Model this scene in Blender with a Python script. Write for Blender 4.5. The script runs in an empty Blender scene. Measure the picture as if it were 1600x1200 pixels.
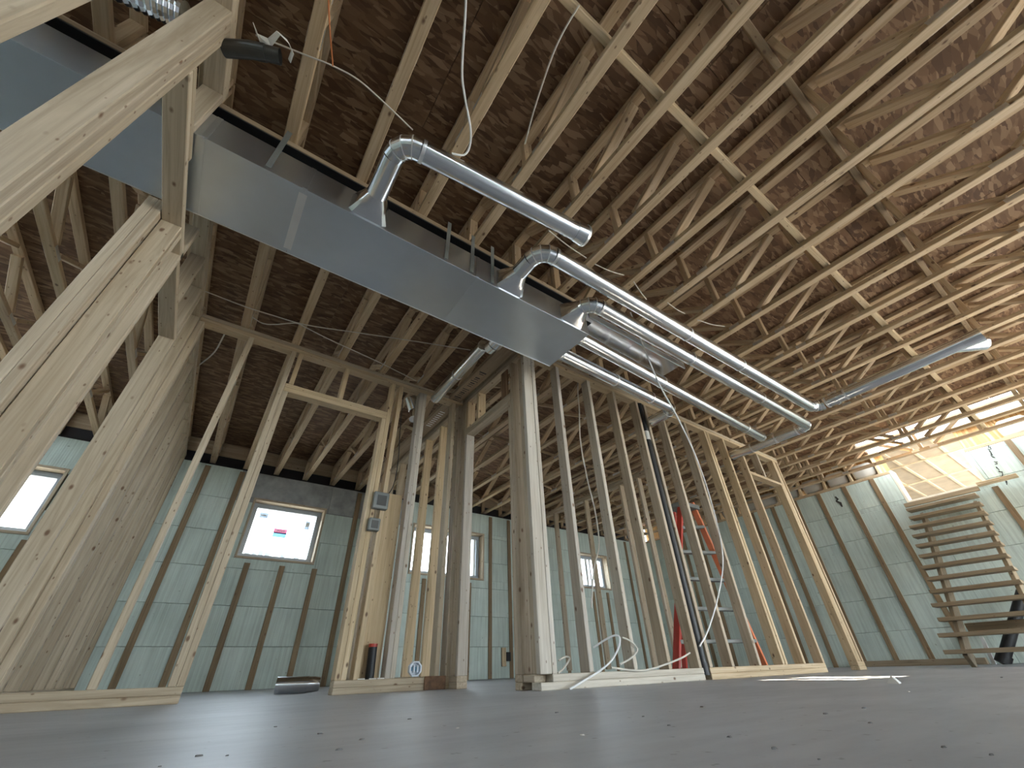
import bpy, math, random
from mathutils import Vector, Matrix

random.seed(7)
S = bpy.context.scene
COL = S.collection
PI = math.pi

# ------------------------------------------------------------------ camera
RX = Vector((0.81874917, -0.57349828, -0.02737738))     # image right in the world
RD = Vector((0.31326741, 0.48617641, -0.8157794))       # image down
RF = Vector((0.48115832, 0.65934226, 0.57771485))       # view direction
FPX = 632.5
CAM = Vector((0.0, 0.0, 0.098))
cam_d = bpy.data.cameras.new('camera')
cam = bpy.data.objects.new('camera', cam_d)
COL.objects.link(cam)
m = Matrix(((RX.x, -RD.x, -RF.x, CAM.x), (RX.y, -RD.y, -RF.y, CAM.y), (RX.z, -RD.z, -RF.z, CAM.z), (0, 0, 0, 1)))
cam.matrix_world = m
cam_d.sensor_fit = 'HORIZONTAL'
cam_d.sensor_width = 36.0
cam_d.lens = FPX / 1600 * 36.0
cam_d.clip_start = 0.01
cam_d.clip_end = 200
S.camera = cam

def px(u, v, ax, val):
    """photo pixel -> point on the plane (axis ax) = val"""
    d = RX * (u - 800) + RD * (v - 600) + RF * FPX
    t = (val - CAM[ax]) / d[ax]
    return CAM + d * t

# ------------------------------------------------------------------ light
W = bpy.data.worlds.new('sky')
S.world = W
W.use_nodes = True
wn = W.node_tree.nodes
bg = wn['Background']
bg.inputs['Color'].default_value = (0.79, 0.905, 1.0, 1)
bg.inputs['Strength'].default_value = 1.0
SKY_PORTALS = []
def portal(loc, rot, sx, sy):
    l = bpy.data.lights.new('daylight_portal', 'AREA')
    l.shape = 'RECTANGLE'; l.size = sx; l.size_y = sy
    l.cycles.is_portal = True
    o = bpy.data.objects.new('daylight_portal', l)
    o.location = loc; o.rotation_euler = rot
    COL.objects.link(o)
sun_d = bpy.data.lights.new('sun', 'SUN')
sun_d.energy = 6.0
sun_d.color = (1.0, 0.86, 0.66)
sun_d.angle = 0.01
sun = bpy.data.objects.new('sun', sun_d)
sdir = Vector((-4.6, 0.45, -2.9))
sun.rotation_euler = sdir.to_track_quat('-Z', 'Y').to_euler()
sun.location = (14, 0, 9)
COL.objects.link(sun)
vs = S.view_settings
vs.view_transform = 'Standard'
vs.look = 'None'
vs.exposure = 3.82
vs.gamma = 1.0
vs.use_curve_mapping = False

# ------------------------------------------------------------------ materials
MATS = {}
def newmat(name):
    mt = bpy.data.materials.new(name)
    mt.use_nodes = True
    MATS[name] = mt
    nt = mt.node_tree
    return mt, nt, nt.nodes['Principled BSDF']
def N(nt, t, **kw):
    n = nt.nodes.new(t)
    for k, v in kw.items():
        if k.startswith('i_'):
            n.inputs[k[2:].replace('_', ' ')].default_value = v
        else:
            setattr(n, k, v)
    return n
def ramp(nt, stops, interp='LINEAR'):
    r = nt.nodes.new('ShaderNodeValToRGB')
    r.color_ramp.interpolation = interp
    els = r.color_ramp.elements
    while len(els) < len(stops):
        els.new(0.5)
    for e, (p, c) in zip(els, stops):
        e.position = p
        e.color = (*c, 1) if len(c) == 3 else c
    return r
def mix(nt, fac, a, b, mode='MIX'):
    n = nt.nodes.new('ShaderNodeMix')
    n.data_type = 'RGBA'
    n.blend_type = mode
    for sock, v in ((n.inputs[0], fac), (n.inputs[6], a), (n.inputs[7], b)):
        if isinstance(v, (int, float)):
            sock.default_value = v
        elif isinstance(v, tuple):
            sock.default_value = (*v, 1)
        else:
            nt.links.new(v, sock)
    return n.outputs[2]
def coords(nt, scale=(1, 1, 1), rand=True, rot=(0, 0, 0), kind='Object'):
    tc = nt.nodes.new('ShaderNodeTexCoord')
    mp = nt.nodes.new('ShaderNodeMapping')
    mp.inputs['Scale'].default_value = scale
    mp.inputs['Rotation'].default_value = rot
    nt.links.new(tc.outputs[kind], mp.inputs['Vector'])
    if rand:
        oi = nt.nodes.new('ShaderNodeObjectInfo')
        mu = N(nt, 'ShaderNodeMath', operation='MULTIPLY')
        mu.inputs[1].default_value = 37.0
        nt.links.new(oi.outputs['Random'], mu.inputs[0])
        cb = nt.nodes.new('ShaderNodeCombineXYZ')
        for i in range(3):
            nt.links.new(mu.outputs[0], cb.inputs[i])
        nt.links.new(cb.outputs[0], mp.inputs['Location'])
    return mp.outputs['Vector']
def bump(nt, bsdf, h, strength=0.2, dist=0.01):
    b = nt.nodes.new('ShaderNodeBump')
    b.inputs['Strength'].default_value = strength
    b.inputs['Distance'].default_value = dist
    nt.links.new(h, b.inputs['Height'])
    nt.links.new(b.outputs[0], bsdf.inputs['Normal'])
def noise(nt, vec, scale, detail=4, rough=0.55, dist=0.0):
    n = N(nt, 'ShaderNodeTexNoise')
    n.inputs['Scale'].default_value = scale
    n.inputs['Detail'].default_value = detail
    n.inputs['Roughness'].default_value = rough
    n.inputs['Distortion'].default_value = dist
    nt.links.new(vec, n.inputs['Vector'])
    return n

def wood(name, c1, c2, c3, knot=(0.16, 0.09, 0.05), rough=0.7):
    """sawn softwood: grain runs along local Z; tone varies from board to board"""
    mt, nt, bs = newmat(name)
    g = noise(nt, coords(nt, (38, 38, 1.6)), 1.0, 6, 0.6, 1.2)
    r = ramp(nt, [(0.30, c1), (0.52, c2), (0.72, c3)])
    nt.links.new(g.outputs['Fac'], r.inputs[0])
    oi = nt.nodes.new('ShaderNodeObjectInfo')
    tone = ramp(nt, [(0.0, (0.84, 0.80, 0.76)), (0.35, (1.0, 0.98, 0.95)), (0.7, (0.95, 0.91, 0.84)), (1.0, (1.08, 1.05, 1.0))])
    nt.links.new(oi.outputs['Random'], tone.inputs[0])
    col = mix(nt, 1.0, r.outputs[0], tone.outputs[0], 'MULTIPLY')
    # broad stains along the board
    st = noise(nt, coords(nt, (9, 9, 0.9)), 1.0, 3, 0.5)
    sr = ramp(nt, [(0.42, (1, 1, 1)), (0.75, (0.80, 0.76, 0.70))])
    nt.links.new(st.outputs['Fac'], sr.inputs[0])
    col = mix(nt, 0.8, col, sr.outputs[0], 'MULTIPLY')
    # knots
    v = N(nt, 'ShaderNodeTexVoronoi')
    v.inputs['Scale'].default_value = 1.0
    nt.links.new(coords(nt, (11, 11, 6.5)), v.inputs['Vector'])
    kr = ramp(nt, [(0.06, (1, 1, 1)), (0.13, (0, 0, 0))])
    nt.links.new(v.outputs['Distance'], kr.inputs[0])
    col = mix(nt, kr.outputs[0], col, knot)
    # nail heads and small dark flecks
    v2 = N(nt, 'ShaderNodeTexVoronoi')
    v2.inputs['Scale'].default_value = 1.0
    nt.links.new(coords(nt, (24, 24, 13)), v2.inputs['Vector'])
    k2 = ramp(nt, [(0.07, (1, 1, 1)), (0.12, (0, 0, 0))])
    nt.links.new(v2.outputs['Distance'], k2.inputs[0])
    fl_ = mix(nt, k2.outputs[0], (0.0, 0.0, 0.0), (0.75, 0.75, 0.75))
    col = mix(nt, fl_, col, knot)
    nt.links.new(col, bs.inputs['Base Color'])
    bs.inputs['Roughness'].default_value = rough
    bump(nt, bs, g.outputs['Fac'], 0.25, 0.002)
    return mt
wood('stud_wood', (0.38, 0.31, 0.225), (0.50, 0.425, 0.325), (0.60, 0.52, 0.41))
wood('pale_wood', (0.45, 0.41, 0.35), (0.56, 0.525, 0.465), (0.65, 0.615, 0.56))  # paler stud wood: partly its own tone, partly bluish daylight painted in
wood('new_wood', (0.48, 0.37, 0.23), (0.62, 0.49, 0.32), (0.70, 0.58, 0.41))
wood('truss_wood', (0.43, 0.31, 0.19), (0.58, 0.45, 0.30), (0.67, 0.54, 0.39))
wood('strap_wood', (0.20, 0.14, 0.08), (0.29, 0.21, 0.125), (0.36, 0.27, 0.17))
wood('stair_wood', (0.24, 0.19, 0.13), (0.33, 0.265, 0.18), (0.42, 0.34, 0.24))
wood('nailer_wood', (0.30, 0.22, 0.14), (0.40, 0.31, 0.21), (0.48, 0.39, 0.28))

def osb(name, stops):
    """strand board: flakes as stretched cells in three directions"""
    mt, nt, bs = newmat(name)
    outs = []
    for i, (rot, sc) in enumerate((((0, 0, 0.3), (11, 44, 1)), ((0, 0, 1.35), (12, 46, 1)), ((0, 0, 2.3), (10, 38, 1)))):
        base = coords(nt, (1, 1, 1), rand=True)
        wob = noise(nt, base, 2.2, 2)
        add = N(nt, 'ShaderNodeVectorMath', operation='MULTIPLY_ADD')
        nt.links.new(wob.outputs['Color'], add.inputs[0])
        add.inputs[1].default_value = (0.09, 0.09, 0.09)
        nt.links.new(base, add.inputs[2])
        mp = nt.nodes.new('ShaderNodeMapping')
        mp.inputs['Rotation'].default_value = rot
        mp.inputs['Scale'].default_value = sc
        mp.inputs['Location'].default_value = (i * 3.7, i * 1.3, 0)
        nt.links.new(add.outputs[0], mp.inputs['Vector'])
        v = N(nt, 'ShaderNodeTexVoronoi')
        v.inputs['Scale'].default_value = 1.0
        nt.links.new(mp.outputs[0], v.inputs['Vector'])
        sep = nt.nodes.new('ShaderNodeSeparateColor')
        nt.links.new(v.outputs['Color'], sep.inputs[0])
        outs.append((sep.outputs[0], sep.outputs[1], v.outputs['Distance']))
    def lt(a, th):
        n = N(nt, 'ShaderNodeMath', operation='GREATER_THAN')
        nt.links.new(a, n.inputs[0]); n.inputs[1].default_value = th
        return n.outputs[0]
    def fmix(f, a, b):
        n = nt.nodes.new('ShaderNodeMix')
        nt.links.new(f, n.inputs[0]); nt.links.new(a, n.inputs[2]); nt.links.new(b, n.inputs[3])
        return n.outputs[0]
    val = fmix(lt(outs[1][1], 0.5), outs[0][0], outs[1][0])
    val = fmix(lt(outs[2][1], 0.55), val, outs[2][0])
    r = ramp(nt, stops)
    nt.links.new(val, r.inputs[0])
    nt.links.new(r.outputs[0], bs.inputs['Base Color'])
    bs.inputs['Roughness'].default_value = 0.75
    bump(nt, bs, val, 0.35, 0.003)
    return mt
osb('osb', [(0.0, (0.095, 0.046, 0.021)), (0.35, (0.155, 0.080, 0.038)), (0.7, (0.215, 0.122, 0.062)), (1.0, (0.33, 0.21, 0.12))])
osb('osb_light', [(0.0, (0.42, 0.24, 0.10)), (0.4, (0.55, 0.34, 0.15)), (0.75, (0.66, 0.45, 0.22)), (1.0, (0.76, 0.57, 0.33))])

def metal(name, col, rough, var=0.08, spangle=True):
    mt, nt, bs = newmat(name)
    bs.inputs['Metallic'].default_value = 1.0
    n = noise(nt, coords(nt, (1, 1, 1)), 3.0, 3)
    r = ramp(nt, [(0.3, tuple(c * (1 - var) for c in col)), (0.7, tuple(min(1, c * (1 + var)) for c in col))])
    nt.links.new(n.outputs['Fac'], r.inputs[0])
    nt.links.new(r.outputs[0], bs.inputs['Base Color'])
    mr = N(nt, 'ShaderNodeMapRange')
    mr.inputs['To Min'].default_value = rough * 0.8
    mr.inputs['To Max'].default_value = rough * 1.25
    nt.links.new(n.outputs['Fac'], mr.inputs['Value'])
    nt.links.new(mr.outputs[0], bs.inputs['Roughness'])
    if spangle:
        n2 = noise(nt, coords(nt, (1, 1, 1)), 6.0, 1)
        bump(nt, bs, n2.outputs['Fac'], 0.02, 0.01)
    return mt
metal('galvanised', (0.64, 0.70, 0.76), 0.35, 0.06, False)
metal('galvanised_pipe', (0.74, 0.77, 0.80), 0.20)
metal('plate_metal', (0.72, 0.71, 0.68), 0.5)
metal('foil', (0.80, 0.82, 0.85), 0.16)
metal('bright_tape', (0.86, 0.88, 0.90), 0.35)

def plain(name, col, rough=0.6, metallic=0.0, var=0.12, scale=8.0, emit=None):
    mt, nt, bs = newmat(name)
    n = noise(nt, coords(nt, (1, 1, 1)), scale, 3)
    r = ramp(nt, [(0.3, tuple(c * (1 - var) for c in col)), (0.7, tuple(min(1, c * (1 + var)) for c in col))])
    nt.links.new(n.outputs['Fac'], r.inputs[0])
    nt.links.new(r.outputs[0], bs.inputs['Base Color'])
    bs.inputs['Roughness'].default_value = rough
    bs.inputs['Metallic'].default_value = metallic
    return mt
plain('black_steel', (0.012, 0.012, 0.014), 0.55)
plain('black_plastic', (0.008, 0.008, 0.009), 0.5)
plain('cable_white', (0.62, 0.58, 0.50), 0.5)
plain('cable_clean', (0.78, 0.79, 0.78), 0.4)
plain('cable_black', (0.02, 0.02, 0.02), 0.5)
plain('string_orange', (0.55, 0.18, 0.06), 0.7)
plain('red_paint', (0.50, 0.055, 0.035), 0.45)
plain('orange_paint', (0.78, 0.22, 0.09), 0.45)
plain('ladder_grey', (0.20, 0.21, 0.20), 0.5, 0.3)
plain('vinyl_white', (0.80, 0.82, 0.83), 0.35, var=0.03)
plain('box_plastic', (0.76, 0.80, 0.86), 0.35, var=0.04)
plain('paper_white', (0.80, 0.78, 0.72), 0.8)
plain('label_red', (0.70, 0.20, 0.32), 0.6)
plain('label_blue', (0.28, 0.52, 0.70), 0.6)
plain('label_grey', (0.42, 0.48, 0.54), 0.6)
for nm_ in ('label_red', 'label_blue', 'label_grey'):      # thin film stickers let some daylight through
    b_ = MATS[nm_].node_tree.nodes['Principled BSDF']
    b_.inputs['Transmission Weight'].default_value = 0.35
    b_.inputs['Roughness'].default_value = 0.9
    b_.inputs['IOR'].default_value = 1.05
plain('print_dark', (0.05, 0.045, 0.04), 0.8)
plain('print_white', (0.85, 0.85, 0.82), 0.7)
plain('concrete_core', (0.36, 0.36, 0.35), 0.9, scale=3)
plain('poly_sheet', (0.58, 0.54, 0.47), 0.4, var=0.14, scale=4)
plain('vinyl_frame', (0.42, 0.47, 0.52), 0.4, var=0.05)  # white vinyl turned blue-grey, its backlit shade put into the colour
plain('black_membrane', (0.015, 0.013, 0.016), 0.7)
plain('pale_strap', (0.80, 0.73, 0.60), 0.6)
plain('insulation_bag', (0.60, 0.58, 0.53), 0.3, var=0.1, scale=5)
plain('snow_ground', (0.22, 0.22, 0.21), 0.9, scale=1)
plain('stake_grey', (0.30, 0.36, 0.42), 0.8)
plain('rust_brown', (0.16, 0.085, 0.045), 0.8, var=0.4, scale=30)
plain('debris', (0.17, 0.165, 0.16), 0.9)
plain('dark_pipe', (0.07, 0.07, 0.065), 0.35, 0.7)
plain('debris_pale', (0.62, 0.60, 0.56), 0.8)

def make_glass():
    mt, nt, bs = newmat('glass')
    bs.inputs['Base Color'].default_value = (0.95, 0.98, 1.0, 1)
    bs.inputs['Roughness'].default_value = 0.0
    bs.inputs['IOR'].default_value = 1.02
    bs.inputs['Transmission Weight'].default_value = 1.0
make_glass()

def make_foam():
    """insulated concrete form: pale mint foam with fine vertical ribs and drips"""
    mt, nt, bs = newmat('icf_foam')
    v = coords(nt, (1, 1, 1), rand=False)
    g = coords(nt, (1, 1, 1), rand=True)
    a = noise(nt, g, 1.6, 5, 0.6)
    r = ramp(nt, [(0.3, (0.53, 0.62, 0.575)), (0.55, (0.61, 0.70, 0.65)), (0.75, (0.68, 0.76, 0.71))])
    nt.links.new(a.outputs['Fac'], r.inputs[0])
    st = noise(nt, coords(nt, (34, 34, 1.3)), 1.0, 4, 0.6)
    sr = ramp(nt, [(0.35, (0.82, 0.82, 0.81)), (0.60, (1.05, 1.05, 1.04))])
    nt.links.new(st.outputs['Fac'], sr.inputs[0])
    col = mix(nt, 0.9, r.outputs[0], sr.outputs[0], 'MULTIPLY')
    dt = noise(nt, g, 22, 2, 0.5)
    dr = ramp(nt, [(0.72, (1, 1, 1)), (0.78, (0.55, 0.56, 0.52))])
    nt.links.new(dt.outputs['Fac'], dr.inputs[0])
    col = mix(nt, 1.0, col, dr.outputs[0], 'MULTIPLY')
    nt.links.new(col, bs.inputs['Base Color'])
    bs.inputs['Roughness'].default_value = 0.8
    w = N(nt, 'ShaderNodeTexWave', wave_type='BANDS', bands_direction='X')
    w.inputs['Scale'].default_value = 14.0
    w.inputs['Distortion'].default_value = 0.3
    nt.links.new(v, w.inputs['Vector'])
    bump(nt, bs, w.outputs['Fac'], 0.18, 0.004)
make_foam()
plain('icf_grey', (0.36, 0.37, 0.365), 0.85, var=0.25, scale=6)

def make_floor():
    mt, nt, bs = newmat('concrete_floor')
    v = coords(nt, (1, 1, 1), rand=False)
    a = noise(nt, v, 0.9, 8, 0.62, 0.6)
    r = ramp(nt, [(0.28, (0.30, 0.315, 0.345)), (0.5, (0.39, 0.405, 0.435)), (0.72, (0.48, 0.495, 0.525))])
    nt.links.new(a.outputs['Fac'], r.inputs[0])
    tr = noise(nt, coords(nt, (3, 14, 1), rand=False, rot=(0, 0, 0.5)), 1.0, 4, 0.6)
    trr = ramp(nt, [(0.35, (0.86, 0.86, 0.87)), (0.6, (1.04, 1.04, 1.03))])
    nt.links.new(tr.outputs['Fac'], trr.inputs[0])
    col = mix(nt, 0.8, r.outputs[0], trr.outputs[0], 'MULTIPLY')
    sp = noise(nt, v, 38, 2, 0.5)
    spr = ramp(nt, [(0.70, (1, 1, 1)), (0.76, (0.45, 0.45, 0.45))])
    nt.links.new(sp.outputs['Fac'], spr.inputs[0])
    col = mix(nt, 1.0, col, spr.outputs[0], 'MULTIPLY')
    nt.links.new(col, bs.inputs['Base Color'])
    bs.inputs['Roughness'].default_value = 0.42
    n2 = noise(nt, v, 60, 4)
    bump(nt, bs, n2.outputs['Fac'], 0.15, 0.003)
make_floor()

# ------------------------------------------------------------------ helpers
MESH = {}
def box_mesh(lx, ly, lz, mat, b=0.0035):
    key = (round(lx, 4), round(ly, 4), round(lz, 4), mat, b)
    if key in MESH:
        return MESH[key]
    hx, hy, hz = lx / 2, ly / 2, lz / 2
    b = min(b, hx * 0.45, hy * 0.45, hz * 0.45)
    V, F, idx = [], [], {}
    for sx in (-1, 1):
        for sy in (-1, 1):
            for sz in (-1, 1):
                for a in range(3):
                    p = [sx * (hx - b), sy * (hy - b), sz * (hz - b)]
                    p[a] = (sx * hx, sy * hy, sz * hz)[a]
                    idx[(sx, sy, sz, a)] = len(V)
                    V.append(p)
    def q(*k):
        F.append([idx[i] for i in k])
    for s in (-1, 1):
        q((s, -1, -1, 0), (s, 1, -1, 0), (s, 1, 1, 0), (s, -1, 1, 0))
        q((-1, s, -1, 1), (1, s, -1, 1), (1, s, 1, 1), (-1, s, 1, 1))
        q((-1, -1, s, 2), (1, -1, s, 2), (1, 1, s, 2), (-1, 1, s, 2))
    for s in (-1, 1):
        for t in (-1, 1):
            q((s, t, -1, 0), (s, t, 1, 0), (s, t, 1, 1), (s, t, -1, 1))
            q((s, -1, t, 0), (s, 1, t, 0), (s, 1, t, 2), (s, -1, t, 2))
            q((-1, s, t, 1), (1, s, t, 1), (1, s, t, 2), (-1, s, t, 2))
    for sx in (-1, 1):
        for sy in (-1, 1):
            for sz in (-1, 1):
                q((sx, sy, sz, 0), (sx, sy, sz, 1), (sx, sy, sz, 2))
    # make every face look outwards
    F2 = []
    for f in F:
        c = sum((Vector(V[i]) for i in f), Vector()) / len(f)
        n = (Vector(V[f[1]]) - Vector(V[f[0]])).cross(Vector(V[f[2]]) - Vector(V[f[0]]))
        F2.append(f if n.dot(c) > 0 else f[::-1])
    me = bpy.data.meshes.new('board')
    me.from_pydata(V, [], F2)
    me.materials.append(MATS[mat])
    MESH[key] = me
    return me

def wmat(o):
    m_ = Matrix.LocRotScale(o.location, o.rotation_euler, None)
    return wmat(o.parent) @ m_ if o.parent is not None else m_
def link(name, me, parent=None, loc=(0, 0, 0), rot=(0, 0, 0)):
    o = bpy.data.objects.new(name, me)
    COL.objects.link(o)
    o.location = loc
    o.rotation_euler = rot
    if parent is not None:
        mw = Matrix.LocRotScale(Vector(loc), o.rotation_euler, None)
        o.parent = parent
        o.matrix_basis = wmat(parent).inverted() @ mw
    return o
def tag(o, label=None, cat=None, group=None, kind=None):
    if label: o['label'] = label
    if cat: o['category'] = cat
    if group: o['group'] = group
    if kind: o['kind'] = kind
    return o
def empty(name, loc, label=None, cat=None, group=None, kind=None):
    o = bpy.data.objects.new(name, None)
    o.empty_display_size = 0.1
    COL.objects.link(o)
    o.location = loc
    return tag(o, label, cat, group, kind)
def board(name, parent, x0, x1, y0, y1, z0, z1, mat='stud_wood', b=0.0035):
    """axis-aligned board, grain (local Z) along its longest side"""
    dx, dy, dz = x1 - x0, y1 - y0, z1 - z0
    c = ((x0 + x1) / 2, (y0 + y1) / 2, (z0 + z1) / 2)
    if dz >= dx and dz >= dy:
        return link(name, box_mesh(dx, dy, dz, mat, b), parent, c)
    if dx >= dy:
        return link(name, box_mesh(dz, dy, dx, mat, b), parent, c, (0, PI / 2, 0))
    return link(name, box_mesh(dx, dz, dy, mat, b), parent, c, (-PI / 2, 0, 0))
def plate(name, parent, x0, x1, y0, y1, z0, z1, mat, b=0.002):
    """axis-aligned box without turning its local axes"""
    return link(name, box_mesh(x1 - x0, y1 - y0, z1 - z0, mat, b), parent, ((x0 + x1) / 2, (y0 + y1) / 2, (z0 + z1) / 2))
def strut(name, parent, p0, p1, w, t, mat, up=(0, 0, 1)):
    """board from p0 to p1; t is its thickness towards 'up', w the other way"""
    p0, p1 = Vector(p0), Vector(p1)
    d = p1 - p0
    L = d.length
    z = d.normalized()
    x = Vector(up).cross(z)
    if x.length < 1e-4:
        x = Vector((1, 0, 0))
    x.normalize()
    y = z.cross(x)
    M = Matrix((x, y, z)).transposed()
    return link(name, box_mesh(w, t, L, mat), parent, (p0 + p1) / 2, M.to_euler())

def spline(pts, n=8):
    pts = [Vector(p) for p in pts]
    if len(pts) < 3:
        return pts
    out = []
    P = [pts[0] * 2 - pts[1]] + pts + [pts[-1] * 2 - pts[-2]]
    for i in range(1, len(P) - 2):
        for k in range(n):
            t = k / n
            a, b, c, d = P[i - 1], P[i], P[i + 1], P[i + 2]
            out.append(0.5 * ((2 * b) + (c - a) * t + (2 * a - 5 * b + 4 * c - d) * t * t + (3 * b - a - 3 * c + d) * t ** 3))
    out.append(pts[-1])
    return out
def rings_mesh(rings, mat, caps=(True, True), sharp=35):
    V, F = [], []
    n = len(rings[0])
    for r in rings:
        V += [tuple(p) for p in r]
    for i in range(len(rings) - 1):
        for j in range(n):
            k = (j + 1) % n
            F.append((i * n + j, i * n + k, (i + 1) * n + k, (i + 1) * n + j))
    if caps[0]: F.append(tuple(range(n))[::-1])
    if caps[1]: F.append(tuple((len(rings) - 1) * n + j for j in range(n)))
    me = bpy.data.meshes.new('tube')
    me.from_pydata(V, [], F)
    me.materials.append(MATS[mat])
    me.polygons.foreach_set('use_smooth', [True] * len(me.polygons))
    me.set_sharp_from_angle(angle=math.radians(sharp))
    return me
def path_rings(pts, rad, seg=16):
    """rings along a path, each on the mitre plane (parallel transport)"""
    pts = [Vector(p) for p in pts]
    T = []
    for i in range(len(pts)):
        a = pts[i] - pts[i - 1] if i else pts[1] - pts[0]
        b = pts[i + 1] - pts[i] if i < len(pts) - 1 else pts[-1] - pts[-2]
        T.append(((a.normalized() + b.normalized()).normalized(), a.normalized()))
    u = T[0][0].orthogonal().normalized()
    rings = []
    for i, p in enumerate(pts):
        t = T[i][0]
        u = (u - t * u.dot(t)).normalized()
        v = t.cross(u)
        r = rad[i] if isinstance(rad, (list, tuple)) else rad
        rings.append([p + (u * math.cos(2 * PI * k / seg) + v * math.sin(2 * PI * k / seg)) * r for k in range(seg)])
    return rings
def tube(name, parent, pts, rad, mat, seg=16, caps=(True, True), sharp=35, origin=None):
    rings = path_rings(pts, rad, seg)
    o0 = Vector(origin) if origin is not None else Vector(pts[0])
    rings = [[q - o0 for q in r] for r in rings]
    return link(name, rings_mesh(rings, mat, caps, sharp), parent, o0)
def cable(name, pts, rad, mat, label, n=8, cat='cable'):
    P = spline(pts, n)
    return tag(tube(name, None, P, rad, mat, 8), label, cat)
def mesh_obj(name, parent, V, F, mat, origin=(0, 0, 0), smooth=False):
    o0 = Vector(origin)
    me = bpy.data.meshes.new(name)
    me.from_pydata([tuple(Vector(v) - o0) for v in V], [], F)
    me.materials.append(MATS[mat])
    me.validate()
    if smooth:
        me.polygons.foreach_set('use_smooth', [True] * len(me.polygons))
    return link(name, me, parent, o0)
def ribbon(name, parent, pts, w, normal, mat, th=0.002):
    """flat painted stroke of width w lying on a surface with the given normal"""
    nrm = Vector(normal).normalized()
    pts = [Vector(p) for p in pts]
    V, F = [], []
    for i, p in enumerate(pts):
        a = pts[max(0, i - 1)]; b = pts[min(len(pts) - 1, i + 1)]
        s = nrm.cross((b - a).normalized()) * (w[i] if isinstance(w, (list, tuple)) else w) / 2
        V += [p - s, p + s, p + s + nrm * th, p - s + nrm * th]
        if i:
            k = 4 * i
            for j in range(4):
                F.append((k - 4 + j, k - 4 + (j + 1) % 4, k + (j + 1) % 4, k + j))
    F.append((3, 2, 1, 0)); k = 4 * (len(pts) - 1); F.append((k, k + 1, k + 2, k + 3))
    return mesh_obj(name, parent, V, F, mat, pts[0])

# ------------------------------------------------------------------ room numbers (metres)
XL, XR, YB, YF = -3.3, 8.5, 6.5, -6.0       # inner faces of the four outer walls
ZI = 2.5                                    # top of the concrete-form walls
ZC = 2.545                                  # underside of the floor trusses
ZT = 2.90                                   # underside of the subfloor
ZS = 2.469                                  # top of the studs

# ------------------------------------------------------------------ floor
fl = plate('floor', None, XL - 0.3, XR + 0.3, YF - 0.3, YB + 0.3, -0.12, 0.0, 'concrete_floor')
tag(fl, 'smooth grey concrete basement floor slab', None, kind='structure')

# ------------------------------------------------------------------ outer walls (insulated concrete forms)
def rects_minus(rects, hole):
    out = []
    hx0, hx1, hz0, hz1 = hole
    for x0, x1, z0, z1 in rects:
        if x1 <= hx0 or x0 >= hx1 or z1 <= hz0 or z0 >= hz1:
            out.append((x0, x1, z0, z1)); continue
        if z0 < hz0: out.append((x0, x1, z0, hz0))
        if z1 > hz1: out.append((x0, x1, hz1, z1))
        a, b = max(z0, hz0), min(z1, hz1)
        if x0 < hx0: out.append((x0, hx0, a, b))
        if x1 > hx1: out.append((hx1, x1, a, b))
    return out
def icf_wall(name, label, axis, face, side, a0, a1, holes, strips, strip_top, blocks=True, joint=0.0, pitch=1.23, grey=None):
    """axis 'x': wall runs along X, inner face at y=face; side = +1 when the wall body lies at larger coordinate"""
    def place(kind, nm, parent, u0, u1, d0, d1, z0, z1, mat, b=0.002):
        w0, w1 = sorted((face + side * d0, face + side * d1))
        if axis == 'x':
            if kind == 'foam':
                return link(nm, box_mesh(u1 - u0, w1 - w0, z1 - z0, mat, b), parent, ((u0 + u1) / 2, (w0 + w1) / 2, (z0 + z1) / 2))
            return board(nm, parent, u0, u1, w0, w1, z0, z1, mat, b)
        if kind == 'foam':
            return link(nm, box_mesh(u1 - u0, w1 - w0, z1 - z0, mat, b), parent, ((w0 + w1) / 2, (u0 + u1) / 2, (z0 + z1) / 2), (0, 0, PI / 2))
        return board(nm, parent, w0, w1, u0, u1, z0, z1, mat, b)
    rects = [(a0, a1, 0.0, ZI)]
    for h in holes:
        rects = rects_minus(rects, h)
    root = empty(name, (0, 0, 0), label, None, kind='structure')
    root.location = (((a0 + a1) / 2, face, 0) if axis == 'x' else (face, (a0 + a1) / 2, 0))
    for r in rects:
        place('foam', 'concrete_core', root, r[0], r[1], 0.064, 0.25, r[2], r[3], 'concrete_core')
    if blocks:
        rows = 6
        hz = ZI / rows
        for j in range(rows):
            u = joint + pitch * math.floor((a0 - joint) / pitch - 1) + (pitch / 3 if j % 2 else 0.0)
            while u < a1:
                if u + pitch <= a0:
                    u += pitch
                    continue
                rr = [(max(u, a0) + 0.0015, min(u + pitch, a1) - 0.0015, j * hz + 0.002, (j + 1) * hz - 0.002)]
                for h in holes:
                    rr = rects_minus(rr, h)
                for r in rr:
                    if r[1] - r[0] > 0.02 and r[3] - r[2] > 0.02:
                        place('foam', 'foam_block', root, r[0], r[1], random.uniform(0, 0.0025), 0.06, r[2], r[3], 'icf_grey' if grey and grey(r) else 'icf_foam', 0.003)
                u += pitch
    for s in strips:
        segs = [(s - 0.033, s + 0.033, 0.0, strip_top)]
        for h in holes:
            segs = rects_minus(segs, (h[0] - 0.05, h[1] + 0.05, h[2] - 0.05, h[3] + 0.03))
        for g in segs:
            if g[1] - g[0] > 0.06 and not (g[2] > 1.5):
                place('strip', 'furring_strip', root, g[0], g[1], -0.017, -0.0005, g[2], g[3], 'strap_wood')
    return root
WIN = [(-2.65, -1.62, 1.40, 2.14), (0.27, 1.235, 1.37, 2.15), (2.62, 4.0, 1.37, 2.15), (6.2, 7.15, 1.41, 2.09)]
strips_b = [-0.38 + 0.41 * k for k in range(-7, 22)]
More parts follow.
